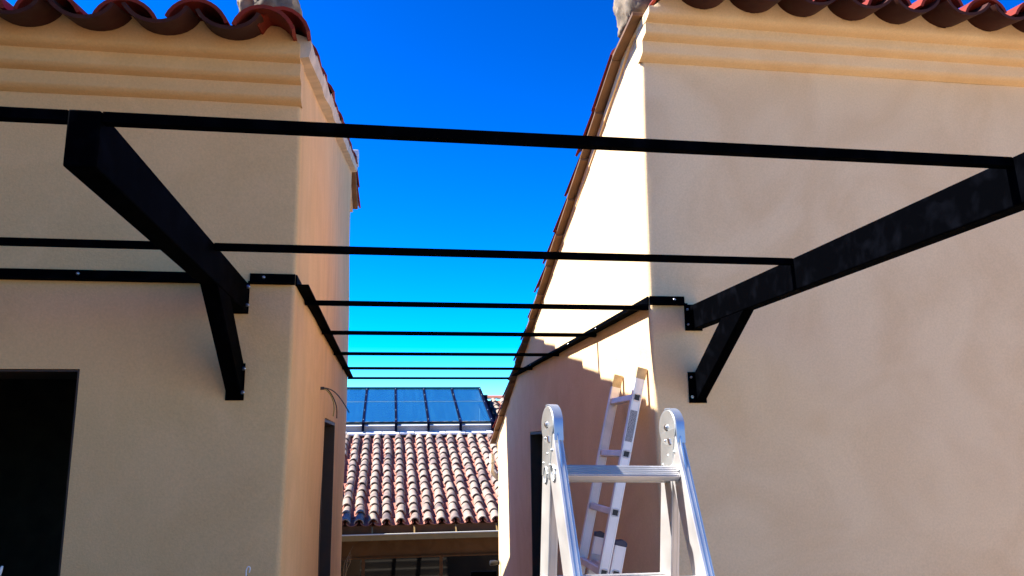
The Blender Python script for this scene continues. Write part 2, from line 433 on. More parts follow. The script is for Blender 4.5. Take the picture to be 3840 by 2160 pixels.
# ------------------------------------------------------------------ houses either side of the alley
PITCH = .26
TL = .44
cover_front = tile_mesh('cover_tile', TL, .116, .098, .080, .014, 12, 'tile_red')
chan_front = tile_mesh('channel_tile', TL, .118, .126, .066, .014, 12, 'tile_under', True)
cover_low = tile_mesh('cover_tile_plain', TL, .116, .098, .080, .014, 6, 'tile_red')
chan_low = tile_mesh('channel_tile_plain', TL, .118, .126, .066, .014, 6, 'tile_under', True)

def cornice(name, prof, x0, x1, y0, zt, xch, parent, mat):
    """prof: (depth, z) from the wall outwards, last point is the face under the tiles; xch: a channel centre."""
    b = B(); n = int((x1-x0)/.02); P = len(prof)
    for i in range(n+1):
        x = x0+(x1-x0)*i/n
        ph = (x-xch)/PITCH; q = abs(ph-round(ph))*2     # 0 at channel, 1 under cover
        top = zt+.080*(math.sin(min(1, q*1.15)*math.pi/2))**1.6-.006
        wob = .0018*noise.noise(Vector((x*1.6, zt, 3)))
        for k, (d, z) in enumerate(prof):
            w2 = .0006*noise.noise(Vector((x*5, z*30, 1)))
            b.v.append((x, y0-d+wob+w2, z+w2+wob))
        b.v.append((x, y0-prof[-1][0]+.004, top)); b.v.append((x, y0+.02, top)); b.v.append((x, y0+.02, prof[0][1]))
    H = P+3
    for i in range(n):
        for k in range(H-1):
            b.f.append((i*H+k, i*H+k+1, (i+1)*H+k+1, (i+1)*H+k))
    b.f.append(tuple(range(H))); b.f.append(tuple(n*H+k for k in range(H-1, -1, -1)))
    return obj(name, b, mat, parent, smooth=55)
def soft_profile(steps):
    out = []
    for (d, z) in steps: out.append((d, z))
    return out
def lump(name, c, size, parent, mat, seed=0, amp=.18, front=None):
    bm = bmesh.new(); bmesh.ops.create_cube(bm, size=2); bmesh.ops.subdivide_edges(bm, edges=bm.edges, cuts=15, use_grid_fill=True)
    for v in bm.verts:
        p = v.co.copy(); s = p.normalized()*1.25
        p = p.lerp(s, .45)
        nz = noise.noise(p*1.6+Vector((seed, 2, 5)))*amp+noise.noise(p*4+Vector((seed, 1, 9)))*amp*.55+noise.noise(p*9+Vector((seed, 7, 9)))*amp*.25
        p += p.normalized()*nz
        v.co = Vector((p.x*size[0], p.y*size[1], p.z*size[2]))
    b = B().add([v.co+Vector(c) for v in bm.verts], [tuple(v.index for v in f.verts) for f in bm.faces]); bm.free()
    return obj(name, b, mat, parent, smooth=60)

# ---- left house
LH = thing('stucco_house', (-.37, 3.16, 0), 'beige stucco house with black doorway, moulded cornice and red tile eave, left of the alley', 'house')
SL = .245
def lz(y): return 3.39+SL*(y-3.01)
LRIDGE = 7.5
def ltop(u):
    if u <= 3.83: return 3.36
    y = 3.16+(u-3.83)
    if u <= 8.17: return lz(y)-.03
    if u <= 12.0: return lz(7.5)-.03
    return lz(7.5)-.03-(u-12.0)*SL
def lprof(p, z):
    k = max(-1, min(1.2, (z-2.4)))
    return Vector((-.012*k*k, 0, 0)) if p.x > -.5 else Vector((0, 0, 0))
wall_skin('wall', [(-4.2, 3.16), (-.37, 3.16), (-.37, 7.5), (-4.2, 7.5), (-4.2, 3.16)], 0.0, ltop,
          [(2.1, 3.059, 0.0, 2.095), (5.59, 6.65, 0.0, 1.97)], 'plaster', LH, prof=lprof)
def door_shade_lining(parent, x, s, y0, y1, zt, depth):
    # doorway shade put into added casing inside an alley doorway; s = direction into the wall
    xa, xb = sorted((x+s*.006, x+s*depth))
    dl = obj('door_shade', B().box((xa, y1-.022, .002), (xb, y1-.002, zt-.003)), 'dark_board', parent)
    obj('door_shade_board', B().box((xa, y0+.002, .002), (xb, y0+.022, zt-.003)), 'dark_board', dl)
    obj('door_shade_board', B().box((xa, y0+.022, zt-.023), (xb, y1-.022, zt-.003)), 'dark_board', dl)
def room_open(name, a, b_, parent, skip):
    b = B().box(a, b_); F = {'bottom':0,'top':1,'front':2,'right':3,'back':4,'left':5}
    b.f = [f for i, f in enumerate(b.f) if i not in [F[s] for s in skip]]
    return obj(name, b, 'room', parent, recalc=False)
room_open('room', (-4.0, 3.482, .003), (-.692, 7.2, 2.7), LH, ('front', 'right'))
fd = obj('door_shade', B().box((-1.149, 3.166, .002), (-1.143, 3.52, 2.092)), 'dark_board', LH)  # added dark boards carry the shade of the front door reveal
obj('door_shade_board', B().box((-2.098, 3.166, .002), (-2.092, 3.52, 2.092)), 'dark_board', fd)
obj('door_shade_board', B().box((-2.092, 3.166, 2.086), (-1.149, 3.52, 2.092)), 'dark_board', fd)
door_shade_lining(LH, -.37, -1, 4.92, 5.98, 1.97, .36)
cornice('cornice', [(0,3.190),(.02,3.196),(.046,3.206),(.05,3.215),(.05,3.262),(.07,3.267),(.097,3.276),(.101,3.285),(.101,3.332),(.12,3.337),(.147,3.345),(.151,3.354),(.151,3.395)],
        -4.2, -.375, 3.16, 3.392, -.619, LH, 'plaster')
lroof = obj('roof', B().prism([(-4.25,3.13,lz(3.13)-.012),(-4.25,LRIDGE,lz(LRIDGE)-.012),(-4.25,8.2,lz(LRIDGE)-.19),(-4.25,8.2,lz(LRIDGE)-.25),(-4.25,LRIDGE,lz(LRIDGE)-.08),(-4.25,3.13,lz(3.13)-.08)], (3.85,0,0)), 'verge', LH)
A_L = math.atan(SL)
random.seed(3)
for k in range(6):
    xc = -.619-PITCH*k+random.uniform(-.006,.006)
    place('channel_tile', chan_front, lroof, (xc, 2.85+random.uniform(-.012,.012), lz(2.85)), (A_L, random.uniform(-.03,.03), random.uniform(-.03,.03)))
for k in range(7):
    xc = -.489-PITCH*k+random.uniform(-.006,.006)
    place('cover_tile', cover_front, lroof, (xc, 2.868+random.uniform(-.032,.028), lz(2.85)+(.042+random.uniform(-.004,.008) if k else .016)), (A_L-.02+random.uniform(-.03,.03), random.uniform(-.09,.09), random.uniform(-.06,.06)))
specs = []
for k in range(6, 14):
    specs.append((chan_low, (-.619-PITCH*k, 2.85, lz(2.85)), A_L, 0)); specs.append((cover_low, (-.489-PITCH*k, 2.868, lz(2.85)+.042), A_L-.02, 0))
for k in range(14):
    for j in range(1, 13):
        y = 2.85+.37*j
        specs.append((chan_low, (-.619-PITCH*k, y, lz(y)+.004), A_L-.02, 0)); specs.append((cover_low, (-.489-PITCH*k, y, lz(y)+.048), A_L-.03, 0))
field_stuff('roof_tiling', lroof, specs)
# verge on the alley side: mortar band and a row of cover tiles stepping up to the ridge
b = B(); n = 60
for i in range(n+1):
    y = 3.03+(LRIDGE-3.03)*i/n; z = lz(y); s = (y-2.9)/.40; fr = s-math.floor(s)
    up = .035*(1-fr)+.004*noise.noise(Vector((y*9, 1, 2))); wob = .006*noise.noise(Vector((y*3, 4, 2)))
    b.v += [(-.40, y, z-.055), (-.340+wob, y, z-.045+wob), (-.332+wob, y, z-.01), (-.336, y, z+.012+up), (-.40, y, z+.03+up)]
for i in range(n):
    for k in range(4): b.f.append((i*5+k, i*5+k+1, (i+1)*5+k+1, (i+1)*5+k))
b.f += [(0,1,2,3,4), tuple(n*5+k for k in (4,3,2,1,0))]
obj('verge_mortar', b, 'verge', lroof, smooth=45)
verge_tile = tile_mesh('verge_tile', TL, .105, .088, .082, .014, 8, 'tile_red')
for k in range(12):
    y = 2.9+.40*k
    if y+TL > LRIDGE+.15: break
    place('verge_tile', verge_tile, lroof, (-.425+random.uniform(-.006,.006), y, lz(y)+.038), (A_L-.04, random.uniform(-.06,.06), random.uniform(-.03,.03)))
for k in range(2):
    y = 8.27-.4*k; z = lz(LRIDGE)-.215+.25*.4*k
    place('verge_tile', verge_tile, lroof, (-.425, y, z+.035), (math.atan(.25)-.03, 0, math.pi))
b = B().prism([(-.41,7.5,lz(7.5)-.05),(-.41,7.5,lz(7.5)+.02),(-.41,8.2,lz(7.5)-.16),(-.41,8.2,lz(7.5)-.22)], (.062,0,0))
obj('verge_slab', b, 'verge_clay', lroof, bevel=.008)
ridge_tile = tile_mesh('ridge_tile', .45, .12, .105, .10, .016, 8, 'tile_red')
for k in range(9):
    place('ridge_tile', ridge_tile, lroof, (-.37-.40*k, LRIDGE+.02, lz(LRIDGE)+.06+.006*(k%2)), (.03, 0, math.pi/2))
obj('ridge_end', B().box((-.40,7.44,lz(7.5)+.03),(-.325,7.58,lz(7.5)+.165)), 'white', lroof, bevel=.008)
lump('mortar_plug', (-.52, 3.13, 3.585), (.105, .13, .125), lroof, 'mortar', 3, .30)
# lean-to behind the left house
b = B().prism([(-4.2,7.5,0),(-4.2,9.1,0),(-4.2,9.1,2.12),(-4.2,7.5,2.95)], (3.6,0,0))
obj('lean_to', b, 'plaster', LH, bevel=.012)
# wing is unseen, added left of the camera to shade terrace and wall
obj('shade_wing', B().box((-9, -7, 0), (-3.7, 3.155, 5.2)), 'plaster', LH, bevel=.02)

# ---- right house
RH = thing('stucco_house', (1.204, 3.48, 0), 'taller pale stucco house with moulded cornice and white sunlit side wall, right of the alley', 'house')
RR = 3.58
def rz_back(y): return 3.905-.389*(y-RR)
def rz_front(y): return 3.868+.20*(y-3.30)
def rtop(u):
    if u <= 5.27:
        y = 8.75-u
        return min(rz_back(y)-.03, rz_front(y)-.02)
    if u <= 9.266: return 3.84
    if u <= 14.536:
        y = 3.48+(u-9.266); return min(rz_back(y)-.03, rz_front(y)-.02)
    return rz_back(8.75)-.03
def rprof(p, z):
    k = max(-1, min(1.3, (z-2.45)))
    return Vector((.012*k*k, 0, 0)) if p.x < 1.5 else Vector((0, 0, 0))
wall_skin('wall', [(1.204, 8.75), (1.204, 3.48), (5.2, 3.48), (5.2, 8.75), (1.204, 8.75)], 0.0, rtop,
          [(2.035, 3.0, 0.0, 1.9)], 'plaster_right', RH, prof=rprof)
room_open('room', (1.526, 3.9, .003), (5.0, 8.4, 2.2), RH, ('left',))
door_shade_lining(RH, 1.204, 1, 5.75, 6.715, 1.9, .36)
cornice('cornice', [(0,3.664),(.03,3.672),(.056,3.683),(.062,3.694),(.062,3.746),(.085,3.752),(.115,3.759),(.122,3.770),(.122,3.812),(.15,3.818),(.175,3.827),(.182,3.838),(.182,3.866)],
        1.209, 5.2, 3.48, 3.866, 1.478, RH, 'plaster_right')
rroof = obj('roof', B().prism([(1.22,3.42,3.87),(1.22,RR,rz_back(RR)-.012),(1.22,8.92,rz_back(8.92)-.012),(1.22,8.92,rz_back(8.92)-.07),(1.22,RR,rz_back(RR)-.09),(1.22,3.42,3.82)], (4.05,0,0)), 'verge', RH)
A_F = math.atan(.20); A_B = math.atan(.389)
for k in range(9):
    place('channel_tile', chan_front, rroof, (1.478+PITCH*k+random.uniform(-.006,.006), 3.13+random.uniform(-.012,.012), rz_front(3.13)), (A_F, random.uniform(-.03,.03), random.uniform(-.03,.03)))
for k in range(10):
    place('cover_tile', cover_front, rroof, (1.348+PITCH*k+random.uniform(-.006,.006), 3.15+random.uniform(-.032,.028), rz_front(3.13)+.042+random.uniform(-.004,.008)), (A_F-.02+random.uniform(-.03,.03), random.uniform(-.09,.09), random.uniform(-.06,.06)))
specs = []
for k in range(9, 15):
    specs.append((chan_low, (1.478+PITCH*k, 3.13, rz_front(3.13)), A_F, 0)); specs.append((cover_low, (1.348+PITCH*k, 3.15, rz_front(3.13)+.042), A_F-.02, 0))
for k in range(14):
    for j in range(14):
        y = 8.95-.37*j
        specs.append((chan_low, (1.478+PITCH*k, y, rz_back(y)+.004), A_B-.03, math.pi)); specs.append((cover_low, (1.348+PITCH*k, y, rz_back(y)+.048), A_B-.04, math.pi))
field_stuff('roof_tiling', rroof, specs)
for k in range(15):
    ya = 8.96-.37*k; yb = max(ya-.39, 3.36)
    za = rz_back(ya)+.012; zb = min(rz_back(yb), rz_front(yb))-.006
    if yb < RR: za = rz_back(ya)+.006; zb = rz_front(yb)-.004
    xo = 1.152+random.uniform(-.004,.004)
    obj('verge_slab', B().prism([(xo,ya,za),(xo,yb,zb),(xo,yb,zb-.02),(xo,ya,za-.02)], (.075,0,0)), 'verge_clay', rroof, bevel=.003)
    if yb <= 3.37: break
obj('verge_mortar', B().prism([(1.206,3.36,rz_front(3.36)-.07),(1.206,RR,rz_back(RR)-.07),(1.206,8.86,rz_back(8.86)-.07),(1.206,8.86,rz_back(8.86)-.02),(1.206,RR,rz_back(RR)-.025),(1.206,3.36,rz_front(3.36)-.03)], (.06,0,0)), 'plaster_right', rroof)
for k in range(14):
    y = 8.97-.37*k
    if y-TL < 3.5: break
    place('verge_tile', verge_tile, rroof, (1.24+random.uniform(-.006,.006), y, rz_back(y)+.022), (A_B-.045, random.uniform(-.06,.06), math.pi+random.uniform(-.025,.025)))
for k in range(9):
    place('ridge_tile', ridge_tile, rroof, (1.30+.40*k, RR+.03, rz_back(RR)+.055+.006*(k%2)), (.03, 0, -math.pi/2))
lump('mortar_plug', (1.255, 3.56, 4.02), (.105, .13, .14), rroof, 'mortar', 11)
# downpipe behind the low end of the right roof
dp = thing('downpipe', (1.15, 8.84, 1.46), 'short cream downpipe elbow under the low end of the right roof', 'downpipe')
obj('pipe', B().tube(smooth_path([(1.158, 8.84, 1.70), (1.158, 8.84, 1.56), (1.165, 8.85, 1.50), (1.22, 8.86, 1.44), (1.27, 8.86, 1.38), (1.28, 8.86, 0)]), .026, 14), 'beige_pipe', dp, smooth=40)
obj('collar', B().tube([(1.158, 8.84, 1.60), (1.158, 8.84, 1.64)], .031, 14), 'beige_pipe', dp, smooth=40)

# ------------------------------------------------------------------ steel pergola
PG = thing('steel_pergola', (.45, 3.3, 1.97), 'black steel pergola with cross bars spanning the alley, bolted to both stucco walls', 'pergola')
ZB, ZT = 2.4085, 2.431
def beam(x0, x1, yw, side, yf=1.5):
    o = obj('beam', B().box((x0, yf, 2.317), (x1, yw-.006, 2.4312)), 'steel', PG, bevel=.004)
    # slanted brace below: parallelogram in the vertical plane of the beam
    y = yw-.006
    obj('brace', B().prism([(x0+.002,y,1.980),(x0+.002,y-.554,2.318),(x0+.002,y-.33,2.318),(x0+.002,y,2.115)], (x1-x0-.004,0,0)), 'steel', PG, bevel=.004)
    xb = x0 if side < 0 else x1
    for (z0, z1) in ((2.312, 2.436), (1.976, 2.118)):
        if side < 0: p = obj('wall_plate', B().box((x0-.028, yw-.006, z0), (x1+.006, yw-.0005, z1)), 'steel', PG)
        else: p = obj('wall_plate', B().box((x0-.006, yw-.0062, z0), (x1+.003, yw-.0005, z1)), 'steel', PG)
        for z in (z0+.028, z1-.024):
            if side < 0:
                bb = B().disc((x0-.015, yw-.009, z), (0,1,0), .0068, .006, 6); bb.dome((x0-.015, yw-.012, z), (0,-1,0), .005)
            else:
                bb = B().disc((x1+.004, yw-.045, z), (1,0,0), .0075, .008, 6); bb.dome((x1+.008, yw-.045, z), (1,0,0), .0048)
            obj('bolt', bb, 'bolt', p, smooth=40)
    return o
beam(-.606, -.547, 3.16, 1)
beam(1.402, 1.452, 3.48, -1, 1.36)
beam(-2.606, -2.547, 3.16, 1)
YB = [1.515, 2.515, 3.492, 4.43, 5.455, 6.50, 7.465]
def bar(x0, x1, y, zb=ZB, zt=ZT):
    return obj('cross_bar', B().box((x0, y-.012, zb), (x1, y+.012, zt)), 'steel', PG, bevel=.002)
for y in YB[:2]:
    bar(-2.546, -.607, y); bar(-.546, 1.401, y); bar(-4.2, -2.607, y)
for y in YB[2:]: bar(-.366, 1.200, y, ZB, 2.4295)
# wall angles: upright leg on the wall, flange pointing out at bar height
def angle_y(x, y0, y1, s):     # along the alley; s = outward sign
    b = B()
    b.box((min(x+.0015*s, x+.0065*s), y0, 2.4305), (max(x+.0015*s, x+.0065*s), y1, 2.474))
    b.box((min(x+.0065*s, x+.053*s), y0, 2.4305), (max(x+.0065*s, x+.053*s), y1, 2.4355))
    o = obj('wall_angle', b, 'steel', PG)
    y = y0+.22
    while y < y1-.1:
        obj('bolt', B().dome((x+.0065*s, y, 2.456), (s,0,0), .0075), 'bolt', o, smooth=40); y += .72
    return o
def angle_x(x0, x1, y, bolts):
    b = B()
    b.box((x0, y-.0065, 2.4305), (x1, y-.0015, 2.474)); b.box((x0, y-.042, 2.4305), (x1, y-.0065, 2.4355))
    o = obj('wall_angle', b, 'steel', PG)
    for x in bolts: obj('bolt', B().dome((x, y-.0065, 2.458), (0,-1,0), .0075), 'bolt', o, smooth=40)
    return o
angle_y(-.372, 3.165, 7.48, 1); angle_y(1.206, 3.485, 7.48, -1)
angle_x(-2.55, -.609, 3.16, (-1.9, -1.177)); angle_x(-.545, -.372, 3.16, (-.492,)); angle_x(-4.2, -2.61, 3.16, ())
angle_x(1.206, 1.376, 3.48, (1.326,))

# ------------------------------------------------------------------ hinged step ladder
SLD = thing('step_ladder', (.62, 2.1, 0), 'shiny aluminium hinged step ladder standing open in front of the alley', 'ladder')
PL = Vector((.440, 2.107, 1.850)); PR = Vector((.792, 2.150, 1.840))
ax = (PR-PL).normalized(); Wd = (PR-PL).length
fwd = Vector((-ax.y, ax.x, 0)).normalized()
def leg_frame(t):   # t>0 towards the camera
    d = (-fwd*math.sin(t)-Vector((0,0,1))*math.cos(t)).normalized()
    nrm = ax.cross(d).normalized()
    if nrm.dot(-fwd) < 0: nrm = -nrm
    return d, nrm
for (t, near) in ((R(20), True), (R(-8), False)):
    d, nrm = leg_frame(t)
    Lg = 1.845/math.cos(t)
    for (P0, s) in ((PL, 1), (PR, -1)):
        off = ax*(.006 if near else -.004)*0
        c0 = P0+off
        b = B()
        # hollow box stile with a slanted top end and shallow grooves along the front
        hw, hd = .013, .034
        top_f, top_b = (.025, .062) if near else (.062, .030)
        q = [(-1,-1),(1,-1),(1,1),(-1,1)]
        lo = [c0+ax*hw*a+nrm*hd*e+d*(top_f if e > 0 else top_b) for a, e in q]
        hi = [c0+ax*hw*a+nrm*hd*e+d*Lg for a, e in q]
        b.hexa(hi, lo)
        st = obj('stile', b, 'alu', SLD, bevel=.0025)
        for gx in (-.006, .006):
            obj('groove', B().bar(c0+nrm*(hd+.0004)+ax*gx+d*(top_f+.01), c0+nrm*(hd+.0004)+ax*gx+d*Lg, ax, nrm, .0007, .0004), 'hinge', st)
        obj('foot', B().bar(c0+d*(Lg-.05), c0+d*(Lg+.004), ax, nrm, .017, .040), 'black', st, bevel=.004)
        # rivets and the pressed oval rung ends on the outer side
        for (sx, sn) in ((.075, .012), (.105, -.018), (.128, .016)):
            obj('rivet', B().dome(c0-ax*hw+nrm*sn+d*sx, -ax, .0042), 'hinge', st, smooth=40)
        for kk in range(6 if s > 0 else 0):
            sr = .134+.287*kk
            cc = c0-ax*s*hw+d*sr
            ring = [cc+d*.021*math.sin(2*math.pi*i/20)+nrm*.013*math.cos(2*math.pi*i/20)-ax*s*.001 for i in range(21)]
            obj('rung_socket', B().tube(ring, .0032, 6, False), 'hinge', st, smooth=60)
    for kk in range(6):
        sr = .134+.287*kk
        c = PL+d*sr; e = PR+d*sr
        # D-shaped rung: flat ribbed tread on top, rounded below
        up = Vector((0,0,1)); fr = nrm-up*nrm.dot(up); fr.normalize()
        up = (up*.62+fr*.78).normalized(); fr = up.cross(ax).normalized()
        sec = [(-.017,.013),(.017,.013),(.019,.008),(.019,-.004),(.014,-.013),(.004,-.017),(-.004,-.017),(-.014,-.013),(-.019,-.004),(-.019,.008)]
        b = B(); b.prism([c+ax*.0135+fr*p+up*q for p, q in sec], (e-c)-ax*.027)
        rg = obj('rung', b, 'alu', SLD, smooth=22)
        if kk < 2:
            for r_ in (-.012, -.006, 0, .006, .012):
                obj('tread_rib', B().bar(c+ax*.015+fr*r_+up*.0142, e-ax*.015+fr*r_+up*.0142, fr, up, .0014, .0014), 'alu', rg)
def hinge(P0, s):
    """s=+1 left hinge (outer side is -ax)."""
    out = -ax*s
    h = obj('hinge', B().disc(P0+out*.005, ax, .050, .018, 32), 'hinge', SLD, smooth=40, bevel=.002)
    obj('hinge_disc', B().disc(P0-out*.007, ax, .053, .008, 32), 'hinge', h, smooth=40, bevel=.002)
    for (t, o_) in ((R(20), -.004), (R(-8), .006)):
        d, nrm = leg_frame(t)
        pl = [P0+nrm*.046+d*(-.004), P0+nrm*.044+d*.03, P0+nrm*.033+d*.14, P0-nrm*.031+d*.14, P0-nrm*.034+d*.05, P0-nrm*.030+d*.02]
        obj('hinge_arm', B().prism([p+out*(o_+.004) for p in pl], out*.005), 'hinge', h, bevel=.001)
    d, nrm = leg_frame(R(20))
    # rounded blue-chromed cover over the top and front of the joint
    arc = [P0+(nrm*math.cos(a)+(-d)*math.sin(a))*.0545 for a in [R(x) for x in range(-5, 86, 9)]]
    arc = [P0+nrm*.0375+d*.058, P0+nrm*.046+d*.030]+arc
    b = B(); n = len(arc)
    for p in arc: b.v += [tuple(p-ax*.0125), tuple(p+ax*.0125), tuple(p+ax*.0125+(P0-p).normalized()*.003), tuple(p-ax*.0125+(P0-p).normalized()*.003)]
    for i in range(n-1):
        for k in range(4): b.f.append((i*4+k, i*4+(k+1)%4, (i+1)*4+(k+1)%4, (i+1)*4+k))
    b.f += [(0,1,2,3), tuple((n-1)*4+k for k in (3,2,1,0))]
    obj('hinge_cover', b, 'hinge_blue', h, smooth=50)
    bb = B().disc(P0+out*.0155, ax, .0085, .004, 18); bb.disc(P0+out*.0185, ax, .0055, .004, 14)
    obj('pivot_pin', bb, 'bolt', h, smooth=40)
    dz = Vector((0,0,-1))
    obj('lock_catch', B().box((-.006,-.003,-.014),(.006,.003,.014)) if False else B().bar(P0+out*.0155+dz*.030-fwd*.012, P0+out*.0155+dz*.046-fwd*.018, fwd, out, .006, .003), 'bolt', h, bevel=.001)
    obj('rivet', B().dome(P0+out*.014+dz*.036+fwd*.012, out, .004), 'bolt', h, smooth=40)
    # spring lever hanging between the legs
    b = B().prism([P0+dz*.052+ax*.011*a for a in (-1, 1)]+[P0+dz*.150+ax*.013, P0+dz*.160, P0+dz*.150-ax*.013], -fwd*.003)
    lv = obj('release_lever', b, 'hinge', h, bevel=.001)
    obj('lever_knob', B().bar(P0+dz*.060-fwd*.005, P0+dz*.115-fwd*.008, ax, fwd, .0045, .003), 'bolt', lv, bevel=.002)
    obj('lever_block', B().bar(P0+dz*.046-fwd*.004, P0+dz*.058-fwd*.004, ax, fwd, .010, .006), 'black', lv)
hinge(PL, 1); hinge(PR, 1)

# ------------------------------------------------------------------ extension ladder leaning on the sunlit wall
XL = thing('extension_ladder', (.62, 3.75, 0), 'worn aluminium extension ladder with taped tops leaning on the right side wall', 'ladder')
dn = Vector((-.235, 0, -.972)).normalized(); pn = Vector((.972, 0, -.235))   # down the ladder, across towards the wall
def at(s, off, y): return Vector((1.178, y, 2.14))+dn*s+pn*off
def ladder_section(s0, s1, off, ys, hw, rung_s, fly):
    for i, y in enumerate(ys):
        st = obj('stile', B().bar(at(s0, off, y), at(s1, off, y), pn, (0,1,0), hw, .0125), 'alu_old', XL, bevel=.0025)
        for e in (-1, 1):
            obj('groove', B().bar(at(s0+.005, off+e*(hw-.007), y-.0128), at(s1, off+e*(hw-.007), y-.0128), pn, (0,1,0), .0008, .0005), 'hinge', st)
        if fly:
            obj('tape_wrap', B().bar(at(s0-.004, off, y), at(s0+.05+.012*i, off, y), pn, (0,1,0), hw+.0012, .0138), 'tape', st, bevel=.003)
        else:
            b = B().prism([at(s0+.004, off-hw-.002, y-.0145), at(s0-.016, off-hw-.002, y-.0145), at(s0-.026, off, y-.0145), at(s0-.022, off+hw*.7, y-.0145), at(s0-.012, off+hw+.002, y-.0145), at(s0+.004, off+hw+.002, y-.0145)], (0,.029,0))
            obj('end_cap', b, 'navy_plastic', st, bevel=.003)
        for rs in rung_s:
            c = at(rs, off, y-.0130)
            sq = []
            for (a, e) in ((-1,-1),(1,-1),(1,1),(-1,1)):
                for (da, de) in ((a*.6, e), (a, e*.6)) if a*e < 0 else ((a, e*.6), (a*.6, e)):
                    sq.append(c+pn*.0165*da+dn*.0165*de)
            sq.append(sq[0])
            obj('rung_rim', B().tube(sq, .0022, 6, False), 'alu_old', st, smooth=60)
            obj('rung_end_shade', B().bar(c+Vector((0,-.0007,0)), c+Vector((0,.0007,0)), pn, dn, .0125, .0125), 'black', st)  # dark square paints the shade inside the open rung end
    for rs in rung_s:
        obj('rung', B().bar(at(rs, off, ys[0]+.0125), at(rs, off, ys[1]-.0125), pn, dn, .0155, .0155), 'alu_old', XL, bevel=.004)
ladder_section(0, 2.17, 0, (3.555, 3.945), .0235, [.138+.264*k for k in range(8)], True)
ladder_section(.80, 2.19, .060, (3.575, 3.925), .027, [.925+.264*k for k in range(5)], False)
obj('label_sticker', B().bar(at(.20, -.002, 3.5417), at(.345, -.002, 3.5417), pn, (0,1,0), .0165, .0004), 'sticker', XL)
lt = obj('latch', B().bar(at(.885, .060, 3.905), at(.915, .060, 3.905), pn, (0,1,0), .030, .004), 'beige_pipe', XL, bevel=.003)
obj('hook', B().bar(at(.905, .085, 3.60), at(.99, .085, 3.60), pn, (0,1,0), .010, .010), 'black', XL, bevel=.004)

# ------------------------------------------------------------------ cable tails on the left alley wall
CB = thing('cable_bundle', (-.37, 4.53, 2.12), 'black cable tails sprouting from the left alley wall above the door', 'cable')
CP = [[(-.39,4.53,2.12),(-.342,4.56,2.122),(-.30,4.62,2.105),(-.262,4.70,2.062),(-.222,4.80,1.995)],
      [(-.39,4.53,2.115),(-.345,4.545,2.113),(-.312,4.57,2.075),(-.296,4.585,2.02),(-.300,4.59,1.965)],
      [(-.39,4.53,2.118),(-.34,4.55,2.118),(-.308,4.575,2.08),(-.284,4.60,2.02),(-.281,4.61,1.955)]]
for i, p in enumerate(CP): obj('wire', B().tube(smooth_path(p), .0032, 7), 'cable_green' if i == 1 else 'cable', CB, smooth=60)
obj('sleeve', B().tube([(-.385,4.53,2.118),(-.352,4.54,2.120)], .009, 10), 'cable', CB, smooth=40)

# ------------------------------------------------------------------ courtyard house beyond the alley
CH = thing('courtyard_house', (.6, 15.9, -2.6), 'low house with weathered tile roof and glass skylight beyond the alley', 'house')
SF = .337; A_H = math.atan(SF)
def hz(y): return .375+SF*(y-15.0)
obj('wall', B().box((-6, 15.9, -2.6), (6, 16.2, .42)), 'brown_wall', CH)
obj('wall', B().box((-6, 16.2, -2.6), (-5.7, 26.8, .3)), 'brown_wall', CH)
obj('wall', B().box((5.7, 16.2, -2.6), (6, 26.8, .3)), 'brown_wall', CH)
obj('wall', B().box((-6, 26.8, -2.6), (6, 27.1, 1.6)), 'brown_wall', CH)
# roof deck in pieces round the skylight opening
def deck(x0, x1, y0, y1, th=.08, name='roof'):
    return B().prism([(x0,y0,hz(y0)-.015),(x0,y1,hz(y1)-.015),(x0,y1,hz(y1)-th),(x0,y0,hz(y0)-th)], (x1-x0,0,0))
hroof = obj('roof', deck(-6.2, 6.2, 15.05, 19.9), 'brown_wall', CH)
obj('roof_deck', deck(2.66, 6.2, 19.9, 23.0), 'brown_wall', hroof)
obj('roof_deck', B().prism([(-6.2,23.0,hz(23)-.015),(-6.2,27.4,hz(23)-1.48),(-6.2,27.4,hz(23)-1.56),(-6.2,23.0,hz(23)-.1)], (12.4,0,0)), 'brown_wall', hroof)
obj('soffit', B().box((-6.1, 15.02, .18), (6.1, 15.898, .22)), 'brown_wall', CH)
hcover = tile_mesh('cover_tile_far', .44, .094, .074, .085, .018, 8, 'tile_old')
hchan = tile_mesh('channel_tile_far', .44, .108, .116, .062, .014, 6, 'tile_channel', True)
HP = .25; EXP = .358
random.seed(21)
def hy(j): return 14.97+EXP*math.cos(A_H)*j
nrow = 14
def col_x(k): return .037+HP*k
specs_c = []; specs_h = []
for k in range(-14, 19):
    rows = nrow if k < 11 else 24
    for j in range(rows):
        y = hy(j); x = col_x(k)+random.uniform(-.012,.012); jz = random.uniform(-.004,.007)
        if y+.4 > 23.1: continue
        cpos = (x, y+random.uniform(-.015,.015), hz(y)+.062+jz); crot = (A_H-.062+random.uniform(-.018,.018), random.uniform(-.08,.08), random.uniform(-.05,.05))
        hpos = (x-HP/2, y+.02+random.uniform(-.02,.02), hz(y)+.004)
        hrot = (A_H-.03, random.uniform(-.04,.04), random.uniform(-.02,.02))
        if (-5 <= k <= 10 and j < 14) or (11 <= k <= 13 and j >= 13):
            place('cover_tile', hcover, hroof, cpos, crot); place('channel_tile', hchan, hroof, hpos, hrot)
        else:
            specs_c.append((hcover, cpos, crot[0], 0)); specs_h.append((hchan, hpos, hrot[0], 0))
field_stuff('roof_tiling', hroof, specs_c); field_stuff('roof_tiling', hroof, specs_h)
hridge = tile_mesh('ridge_tile_far', .45, .12, .105, .10, .016, 6, 'tile_channel')
for k in range(8):
    place('ridge_tile', hridge, hroof, (2.8+.40*k, 23.0, hz(23)+.04), (.03, 0, -math.pi/2))
